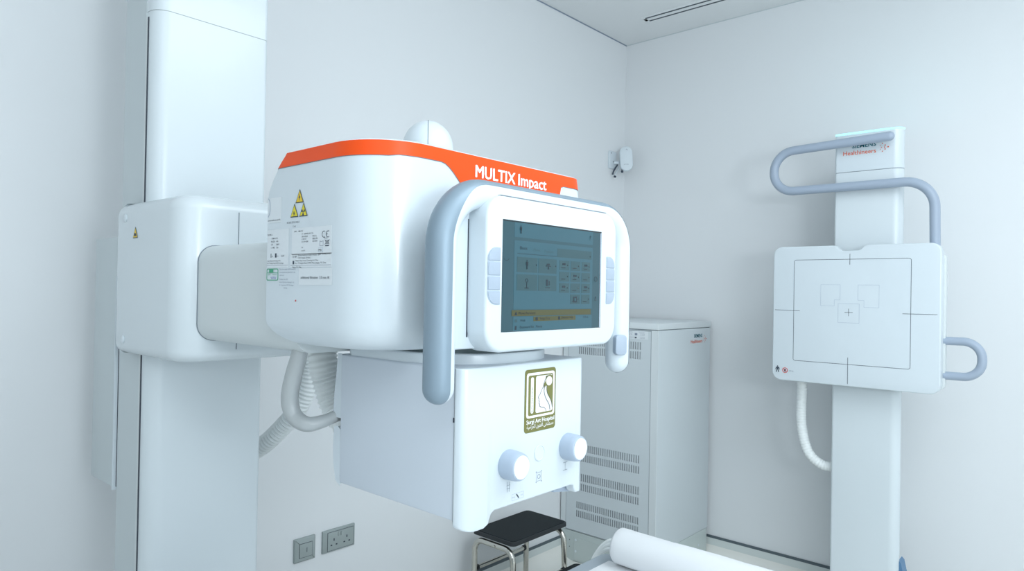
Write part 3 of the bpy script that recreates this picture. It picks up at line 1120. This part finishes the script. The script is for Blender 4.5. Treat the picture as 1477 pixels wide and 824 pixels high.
ribbed(smooth_path([(-1.184, 0.768, 1.304), (-1.184, 0.769, 1.27), (-1.173, 0.765, 1.237), (-1.167, 0.772, 1.196), (-1.156, 0.781, 1.155), (-1.134, 0.788, 1.124), (-1.108, 0.797, 1.106)], 8), .0300, .0090, .0038, HOSE, 'ribbed_hose', xm)
ribbed(smooth_path([(-1.56, .95, 1.47), (-1.66, 1.02, 1.46), (-1.716, 1.086, 1.271), (-1.717, 1.085, 1.212), (-1.718, 1.085, 1.153), (-1.728, 1.077, 1.09), (-1.758, 1.064, 1.028), (-1.806, 1.049, 0.976), (-1.858, 1.03, 0.927), (-1.924, 1.012, 0.882), (-1.999, 0.986, 0.824), (-2.08, .93, .60), (-2.09, .92, .25), (-2.09, .92, .03)], 8), .027, .0110, .0048, HOSE, 'ribbed_hose', xm)

# ================================================================ WALL STAND
ws = thing('detector_stand', 'white chest X-ray wall stand with square detector panel and lit cyan top edge', 'x-ray stand', (-.79, 3.2, 0))
wp = [(-.905, 3.05), (-.905, 3.06)]


def wcol(g=0):
    o_ = rrect(-.905, -.652, 3.05, 3.22, (.010, .036, .02, .01), 8)
    # rear narrows towards the wall
    return inset([(x if y < 3.16 else (x * .75 + -.78 * .25), y) for x, y in o_], g)


b = MB(); b.prism(wcol(), .02, 1.896, COLW); wc = b.build('stand_column', ws)
b = MB(); b.prism(wcol(.0015), 1.894, 1.900, SEAM); b.build('column_seam', ws)
b = MB(); b.prism(wcol(), 1.8985, 2.058, WHITE, bev=.003); wh = b.build('column_head', ws)
b = MB(); b.box(-.86, -.77, 3.21, 3.428, .3, 1.95, COLG); b.build('wall_bracket', ws)
b = MB(); b.prism(rrect(-.93, -.63, 3.04, 3.40, .03), .001, .022, BONE); b.build('stand_base', ws)
b = MB()
full = wcol(-.0008)
seq = [p for p in full if p[1] < 3.12]
seq.sort(key=lambda p: math.atan2(p[1] - 3.13, p[0] + .78))
pp = seq
lv = []
for i, p in enumerate(pp):
    e = min(1, (len(pp) - 1 - i) / 4)
    lv.append((p[0], p[1], 2.0535))
    lv.append((p[0], p[1], 2.0580))
m_ = len(pp)
q = inset(full, .010)
b.add(lv, [(2 * i, 2 * i + 2, 2 * i + 3, 2 * i + 1) for i in range(m_ - 1)], CYAN)
b.prism([(x, y) for x, y in wcol(-.0006)], 2.0572, 2.0605, CYAN)
o = b.build('light_strip', wh)
o['label'] = 'glowing cyan light strip'


def logo(b, x, z, wd, F, sc_=1):
    """two-line maker logo; wd = width of the second line"""
    k = wd / .130
    b.text('SIEMENS', x + .034 * k, z + .028 * k, .092 * k, .0175 * k, .0008, TEAL, F, bold=.015)
    b.text('Healthineers', x, z, .126 * k, .0185 * k, .0008, LOGOO, F, bold=.006)
    for i, (a, c, rr) in enumerate([(.150, .034, .0022), (.160, .026, .0026), (.171, .018, .0030), (.160, .010, .0026), (.150, .002, .0022), (.147, .018, .0018), (.142, .027, .0016), (.158, .018, .0024), (.142, .010, .0016)]):
        b.disc(x + a * k, z + c * k, rr * k, .0008, LOGOO, F, 10)


b = MB()
logo(b, -.872, 1.967, .128, FY(3.0498))
b.build('maker_logo', wh, flat=True)
# detector
dp = [(-1.124, 1.040)] + []
F = FY(0)
outl = rrect(-1.122, -.499, 1.020, 1.588, .036, 8)
# dip in the top edge: insert notch points
top = []
for p in outl:
    top.append(p)
# CCW: bl, br, tr, tl ; top edge runs tr -> tl
i_tr = 3 * 9 - 1
notch = [(-.752, 1.588), (-.762, 1.585), (-.775, 1.571), (-.785, 1.5655), (-.845, 1.5655), (-.855, 1.571), (-.868, 1.585), (-.878, 1.588)]
outl = outl[:i_tr + 1] + notch + outl[i_tr + 1:]
b = MB(); b.prism(outl, -3.010, -2.960, WHITE, M=F, bev=.005, bev0=.003, seg=4)
det = b.build('detector_panel', ws, ang=40)
b = MB(); b.prism(rrect(-1.10, -.492, 1.035, 1.55, .02), -3.042, -3.008, BONE, M=F, bev=.003, bev0=.004); b.build('detector_tray', det)
b = MB(); b.box(-.88, -.69, 3.0, 3.055, 1.12, 1.48, BONE, r=.006); b.build('detector_carriage', ws)
b = MB()
F = FY(2.9598)
L1 = .0016
b.line(rrect(-1.034, -.598, 1.108, 1.531, .008, 4), L1, .0004, DARKT, F, closed=True)
b.line([(-.816, 1.509), (-.816, 1.553)], L1, .0005, DARKT, F)
b.line([(-.819, 1.030), (-.819, 1.136)], L1, .0005, DARKT, F)
b.line([(-1.113, 1.319), (-1.009, 1.3175)], L1, .0005, DARKT, F)
b.line([(-.626, 1.3185), (-.510, 1.319)], L1, .0005, DARKT, F)
b.line([(-.8335, 1.317), (-.803, 1.317)], .0016, .0007, DARKT, F)
b.line([(-.8183, 1.302), (-.8183, 1.332)], .0016, .0006, DARKT, F)
b.line([(-.926, 1.342), (-.873, 1.342), (-.873, 1.3665), (-.851, 1.3665), (-.851, 1.428), (-.926, 1.428)], .0009, .0004, FAINT, F, closed=True)
b.line([(-.784, 1.428), (-.784, 1.3665), (-.762, 1.3665), (-.762, 1.339), (-.708, 1.339), (-.708, 1.428)], .0009, .0004, FAINT, F, closed=True)
b.line([(-.858, 1.275), (-.779, 1.275), (-.779, 1.352), (-.858, 1.352)], .0009, .0004, FAINT, F, closed=True)


def figure(x, z, h, m, F):
    b.disc(x, z + h * .90, h * .10, .0006, m, F, 12)
    b.poly([(x - .14 * h, z + .40 * h), (x + .14 * h, z + .40 * h), (x + .20 * h, z + .78 * h), (x - .20 * h, z + .78 * h)], .0006, m, F)
    b.line([(x - .19 * h, z + .75 * h), (x - .32 * h, z + .38 * h)], .08 * h, .0006, m, F)
    b.line([(x + .19 * h, z + .75 * h), (x + .32 * h, z + .38 * h)], .08 * h, .0006, m, F)
    b.line([(x - .07 * h, z + .42 * h), (x - .18 * h, z)], .12 * h, .0006, m, F)
    b.line([(x + .07 * h, z + .42 * h), (x + .18 * h, z)], .12 * h, .0006, m, F)


figure(-1.0985, 1.053, .028, DARKT, F)
b.ringflat(-1.067, 1.063, .0115, .0090, .0005, REDT, F)
b.rect(-1.0705, -1.0635, 1.0575, 1.0690, .0006, DARKT, F)
b.line([(-1.075, 1.071), (-1.059, 1.055)], .0018, .0008, REDT, F)
b.text('200 kg', -1.050, 1.0600, .018, .0050, .0005, GREYT, F)
b.build('panel_markings', det, flat=True)
# handles
b = MB()
hy = 3.020
hpth = fillet([(-.690, hy - .012, 2.018), (-1.148, hy, 2.006), (-1.148, hy, 1.833), (-.535, hy, 1.833), (-.530, hy, 1.50)], [0, .085, .085, .105, 0], 12)
b.tube(hpth, .0185, RAIL, n=18, round_caps=True)
b.build('patient_handle', ws, ang=50)['label'] = 'grey tube handle bent in a double curve above the panel'
b = MB()
b.tube(fillet([(-.52, 3.02, 1.220), (-.378, 3.02, 1.222), (-.378, 3.02, 1.090), (-.52, 3.02, 1.090)], [0, .06, .06, 0], 12), .0155, RAIL, n=16)
b.build('side_handle', ws, ang=50)['label'] = 'grey U-shaped side handle'
ribbed(smooth_path([(-1.036, 3.06, 1.07), (-1.039, 3.09, .977), (-1.043, 3.10, .825), (-1.015, 3.10, .708), (-.960, 3.10, .660), (-.895, 3.10, .655)], 8), .0215, .012, .0022, HOSE, 'ribbed_hose', ws)
b = MB()
b.prism([(-.655, .001), (-.634, .001), (-.634, .27), (-.646, .325), (-.655, .335)], -3.14, -3.08, BLUEC, M=FY(0))
b.build('side_cover', ws)['label'] = 'small blue cover at the foot of the column'

# ================================================================ GENERATOR CABINET
gc = thing('generator_cabinet', 'tall pale grey equipment cabinet with slotted vents standing in the corner', 'cabinet', (-1.89, 3.12, 0))
cx0, cx1, cy0, cy1, cz0, cz1 = -2.172, -1.619, 2.860, 3.405, .155, 1.205
b = MB(); b.box(cx0, cx1, cy0 + .003, cy1, cz0, cz1, CAB, r=.003); b.build('cabinet_body', gc)
b = MB(); b.box(cx0 - .002, cx1 + .003, cy0 - .003, cy1 + .003, 1.208, 1.238, CABTOP, r=.003); b.box(cx0 + .004, cx1 - .004, cy0 + .006, cy1 - .004, 1.204, 1.209, SEAM)
b.build('top_cover', gc)
# vented front panel
b = MB()
fx0, fx1 = -2.139, -1.657
cols_ = [fx0]
sl = [-2.072 + k * .0127 for k in range(29)]
for x in sl:
    cols_ += [x, x + .0066]
cols_.append(fx1)
rws = [cz0 + .006, .234, .267, .279, .311, .371, .405, .419, .456, .519, .554, .569, .605, 1.064, 1.100, 1.110, 1.145, cz1 - .006]
slotrow = {1: 2, 3: 2, 5: 1, 7: 1, 9: 0, 11: 0, 13: 0, 15: 0}
Fp, dep = FY(cy0), -.005
vs, fs, fd, fw = [], [], [], []


def vtx(x, z, dd):
    vs.append((x, z, dd))
    return len(vs) - 1


for ri in range(len(rws) - 1):
    z0, z1 = rws[ri], rws[ri + 1]
    for ci in range(len(cols_) - 1):
        x0, x1 = cols_[ci], cols_[ci + 1]
        if ri in slotrow and ci % 2 == 1:
            a = [vtx(x0, z0, .0), vtx(x1, z0, .0), vtx(x1, z1, .0), vtx(x0, z1, .0)]
            c = [vtx(x0, z0, dep), vtx(x1, z0, dep), vtx(x1, z1, dep), vtx(x0, z1, dep)]
            fd.append(tuple(c))
            for k in range(4):
                fw.append((a[k], c[k], c[(k + 1) % 4], a[(k + 1) % 4]))
        else:
            fs.append((vtx(x0, z0, 0), vtx(x1, z0, 0), vtx(x1, z1, 0), vtx(x0, z1, 0)))
b.add(vs, fs, CAB, Fp)
b.add(vs, fw, SLOT, Fp)
b.add(vs, fd, SLOT, Fp)
b.frame(rrect(fx0 - .0022, fx1 + .0022, rws[0] - .0022, rws[-1] + .0022), rrect(fx0, fx1, rws[0], rws[-1]), -.0005, SEAM, Fp)
b.box(fx1 + .0022, cx1, cy0 + .0003, cy0 + .006, cz0, cz1, CABTOP)
b.box(cx0, fx0 - .0022, cy0 + .0003, cy0 + .006, cz0, cz1, CABTOP)
b.build('vented_front_panel', gc, flat=True)
b = MB()
F = FY(cy0 - .0002)
b.rect(-1.815, -1.672, 1.160, 1.199, .0004, STICK, F)
b.text('Made in Germany', -1.785, 1.1915, .028, .0035, .0007, GREYT, F)
b.text('10656200', -1.722, 1.1905, .030, .0030, .0007, GREYT, F)
b.text('x   C C', -1.800, 1.1800, .040, .0060, .0007, GREYT, F)
b.text('3~ 400 V 50/60 Hz', -1.795, 1.1660, .045, .0035, .0007, GREYT, F)
for z in (1.184, 1.178, 1.168, 1.163):
    b.text('S/N 02346', -1.715, z, .025, .0030, .0007, GREYT, F)
b.rect(-1.745, -1.735, 1.163, 1.170, .0007, DARKT, F)
b.rect(-1.745, -1.731, 1.178, 1.188, .0007, GREYT, F)
b.build('type_label', gc, flat=True)
b = MB()
logo(b, 3.185, 1.131, .130, FX(cx1 + .0003))
b.build('maker_logo', gc, flat=True)
b = MB()
b.box(cx0 + .002, cx1 - .002, cy0 + .004, cy1 - .004, .001, cz0 - .002, PLINTH, r=.002)
pl = b.build('plinth', gc)
b = MB()
b.box(-2.085, -1.70, cy0 + .0015, cy0 + .004, .012, .125, PLINTH)
for x, z in ((-2.075, .112), (-2.075, .055), (-1.96, .030), (-1.71, .112)):
    b.lathe([(.0062, 0), (.006, .0018), (.002, .003)], WHITE, M=Matrix.Translation((x, cy0 + .0012, z)) @ Matrix.Rotation(PI / 2, 4, 'X'), n=16)
for x, z in ((-2.115, .105), (-2.115, .070)):
    b.disc(x, z, .0025, .0015, DARKT, FY(cy0 + .004), 10)
b.build('plinth_plate', pl)
b = MB(); b.lathe([(.0062, 0), (.006, .0018), (.002, .003)], WHITE, M=Matrix.Translation((cx1 - .003, 3.31, .085)) @ Matrix.Rotation(PI / 2, 4, 'Y'), n=16); b.build('screw', pl)

# ================================================================ STEP STOOL
ss = thing('step_stool', 'two-step medical stool with black rubber treads and steel tube frame', 'step stool', (-1.87, 2.30, 0))
b = MB()
b.prism(rrect(-2.085, -1.845, 2.115, 2.485, .022), .333, .350, RUBE, bev=.004)
b.prism(rrect(-2.079, -1.851, 2.121, 2.479, .020), .3495, .3520, RUBBER)
b.build('tread', ss)
b = MB()
b.prism(rrect(-1.80, -1.600, 2.115, 2.485, .022), .156, .180, RUBE, bev=.004)
b.prism(rrect(-1.794, -1.606, 2.121, 2.479, .020), .1795, .1820, RUBBER)
b.build('tread', ss)
rt = .0125
for y in (2.125, 2.470):
    b = MB()
    b.tube(fillet([(-2.075, y, .02), (-2.075, y, .312), (-1.857, y, .312), (-1.845, y, .02)], [0, .05, .05, 0], 8), rt, STEEL, n=14)
    b.build('leg_frame', ss, ang=60)
    b = MB()
    b.tube(fillet([(-1.838, y, .142), (-1.612, y, .142), (-1.606, y, .02)], [0, .045, 0], 8), rt, STEEL, n=14)
    b.build('leg_frame', ss, ang=60)
    for x in (-2.075, -1.845, -1.606):
        b = MB()
        b.lathe([(.0165, .0005), (.0175, .004), (.0160, .028), (.0130, .030)], RUBE, M=Matrix.Translation((x, y, 0)), n=18)
        b.build('rubber_foot', ss)
for x, z in ((-2.075, .182), (-1.845, .142)):
    b = MB()
    b.tube([(x, 2.137, z), (x, 2.458, z)], .0095, STEEL, n=12)
    b.tube([(x, 2.137, z), (x, 2.147, z)], .0125, RUBE, n=12)
    b.tube([(x, 2.448, z), (x, 2.458, z)], .0125, RUBE, n=12)
    b.build('crossbar', ss, ang=60)
b = MB()
b.lathe([(.006, 0), (.0055, .003), (.002, .004)], STEEL, M=Matrix.Translation((-1.95, 2.1125, .312)) @ Matrix.Rotation(PI / 2, 4, 'X'), n=12)
b.build('bolt', ss)

# ================================================================ PATIENT TABLE
pt = thing('patient_table', 'grey-edged examination table top under white paper, below the X-ray unit', 'examination table', (-.78, .7, 0))
b = MB(); b.prism(rrect(-1.185, -.365, -.42, 1.79, .03, 6), .548, .580, TTOP, bev=.006, bev0=.006); b.build('tabletop', pt)
b = MB(); b.box(-1.13, -.42, -.2, 1.55, .500, .548, BONE, r=.01); b.build('table_frame', pt)
b = MB(); b.box(-1.02, -.52, .15, 1.15, .0008, .502, WHITE2, r=.03); b.build('table_pedestal', pt)
b = MB()
b.box(-1.135, -.41, -.42, 1.735, .5802, .5815, PAPER)
o = b.build('paper_sheet'); o['label'] = 'white paper sheet spread over the examination table'; o['category'] = 'paper sheet'
# paper roll: slightly irregular, with a core at the visible end
b = MB()
cyc, czc, rr0 = 1.738, .6335, .0515
nn = 56
vs, fs = [], []
xs = [-1.105, -1.101, -1.098] + [-1.08 + k * .035 for k in range(19)] + [-.43]
for i, x in enumerate(xs):
    for k in range(nn):
        a = k * 2 * PI / nn
        rr = rr0 * (1 - (.10 if i == 0 else .03 if i == 1 else 0)) + .0006 * math.sin(3 * a + x * 25) + .0004 * math.sin(9 * x * 7 + a)
        vs.append((x, cyc + rr * math.cos(a), czc + rr * math.sin(a)))
for i in range(len(xs) - 1):
    for k in range(nn):
        fs.append((i * nn + k, (i + 1) * nn + k, (i + 1) * nn + (k + 1) % nn, i * nn + (k + 1) % nn))
fs += [tuple(range(nn)), tuple(reversed([(len(xs) - 1) * nn + k for k in range(nn)]))]
b.add(vs, fs, PAPER)
pr_ = b.build('paper_roll', ang=50)
pr_['label'] = 'white paper couch roll lying across the end of the table'
pr_['category'] = 'paper roll'
b = MB()
b.lathe([(.019, 0), (.019, .0012)], DUCT, M=Matrix.Translation((-1.1055, cyc, czc)) @ Matrix.Rotation(-PI / 2, 4, 'Y'), n=24)
b.build('roll_core', pr_)
# white straps looping over the table end
st = thing('strap_bundle', 'pale straps looped over the table end beside the paper roll', 'strap', (-1.17, 1.81, .58))
for k, dz in enumerate((0, .012, .022)):
    b = MB()
    b.tube(smooth_path([(-1.118, 1.800 + k * .004, .588 + dz * .8), (-1.150, 1.802 + k * .004, .592 + dz), (-1.185, 1.802 + k * .003, .584 + dz), (-1.215, 1.80, .560 + dz * .6), (-1.235, 1.79, .520 + dz * .3), (-1.238, 1.78, .47)], 6), .0075, HOSE, n=10)
    b.build('strap', st)

# ================================================================ WALL PLATES
po = thing('power_socket', 'silver double power socket plate low on the left wall', 'power socket', (X0, 1.501, .446))
b = MB(); b.prism(rrect(1.431, 1.571, .405, .487, .002), 0.0004, .008, SOCK, M=FX(X0), bev=.002); pb = b.build('socket_plate', po)
b = MB()
b.prism(rrect(1.452, 1.563, .411, .477, .001), .0078, .0098, SOCK, M=FX(X0), bev=.0006)
b.frame(rrect(1.4505, 1.5645, .4095, .4785, .001), rrect(1.452, 1.563, .411, .477, .001), .0083, SLOT, FX(X0))
for cy in (1.478, 1.534):
    b.rect(cy - .002, cy + .002, .444, .453, .0102, SLOT, FX(X0))
    for q in (-.011, .011):
        b.rect(cy + q - .0035, cy + q + .0035, .4275, .4320, .0102, SLOT, FX(X0))
b.build('socket_insert', po)
for cy in (1.500, 1.512):
    b = MB(); b.prism(rrect(cy - .0048, cy + .0048, .4580, .4740, .002), .0098, .0125, SOCK, M=FX(X0), bev=.001); b.build('rocker_switch', po)
po2 = thing('single_outlet_plate', 'silver square single outlet plate left of the double socket', 'wall plate', (X0, 1.359, .445))
b = MB()
bm_pts = rrect(1.316, 1.400, .403, .487, .002)
b.prism(bm_pts, .0004, .009, SOCK, M=FX(X0), bev=.003)
b.build('outlet_plate', po2)
b = MB()
b.prism(rrect(1.336, 1.386, .418, .466, .001), .0088, .0108, SOCK, M=FX(X0), bev=.0006)
b.frame(rrect(1.3345, 1.3875, .4165, .4675, .001), rrect(1.336, 1.386, .418, .466, .001), .0093, SLOT, FX(X0))
b.rect(1.3635, 1.3655, .434, .450, .0112, SLOT, FX(X0))
b.build('outlet_insert', po2)

# ================================================================ WALL DEVICE in the corner
wd_ = thing('wireless_sensor', 'small white oval wireless device on a bracket high in the wall corner', 'sensor', (-2.14, 3.36, 2.135))
M = Matrix.Translation((-2.098, 3.316, 2.138)) @ Matrix.Rotation(R_(-52), 4, 'Z') @ FX(0) @ Matrix.Rotation(R_(4), 4, 'Z')
b = MB()
b.prism(rrect(-.036, .036, -.070, .070, .035, 10), -.014, .010, WHITE2, M=M, bev=.006, bev0=.003, seg=4)
b.build('device_body', wd_, ang=50)
b = MB()
b.text('APVAN', -.016, -.036, .026, .006, .0104, GREYT, M)
b.build('printed_word', wd_, flat=True); b = MB()
b.line([(.000, .048), (.004, .054), (.008, .046), (.010, .050)], .0015, .0104, GREYT, M)
b.build('printed_mark', wd_, flat=True)
b = MB()
b.prism(rrect(3.255, 3.325, 2.085, 2.185, .01), .0004, .012, WHITE2, M=FX(X0), bev=.003)
b.tube([(-2.170, 3.30, 2.12), (-2.125, 3.335, 2.125)], .010, WHITE2, n=12)
for y, z in ((3.270, 2.172), (3.290, 2.125)):
    b.disc(y, z, .0035, .0124, DARKT, FX(X0), 10)
b.build('mounting_bracket', wd_)
for k, pth in enumerate(([(-2.155, 3.315, 2.110), (-2.158, 3.30, 2.090), (-2.160, 3.285, 2.070), (-2.162, 3.278, 2.050)], [(-2.150, 3.320, 2.105), (-2.150, 3.318, 2.085), (-2.156, 3.302, 2.062), (-2.158, 3.296, 2.040)], [(-2.125, 3.315, 2.080), (-2.120, 3.310, 2.066)])):
    b = MB()
    b.tube(smooth_path(pth, 6), .0045 if k == 0 else .0035, DARKT if k != 1 else WHITE2, n=8)
    if k:
        b.lathe([(.006, -.004), (.006, .004)], DARKT, M=Matrix.Translation(pth[-1]) @ Matrix.Rotation(PI / 2, 4, 'X'), n=12)
    b.build('cable', wd_)

for o in bpy.data.objects:
    if '_org' in o:
        del o['_org']
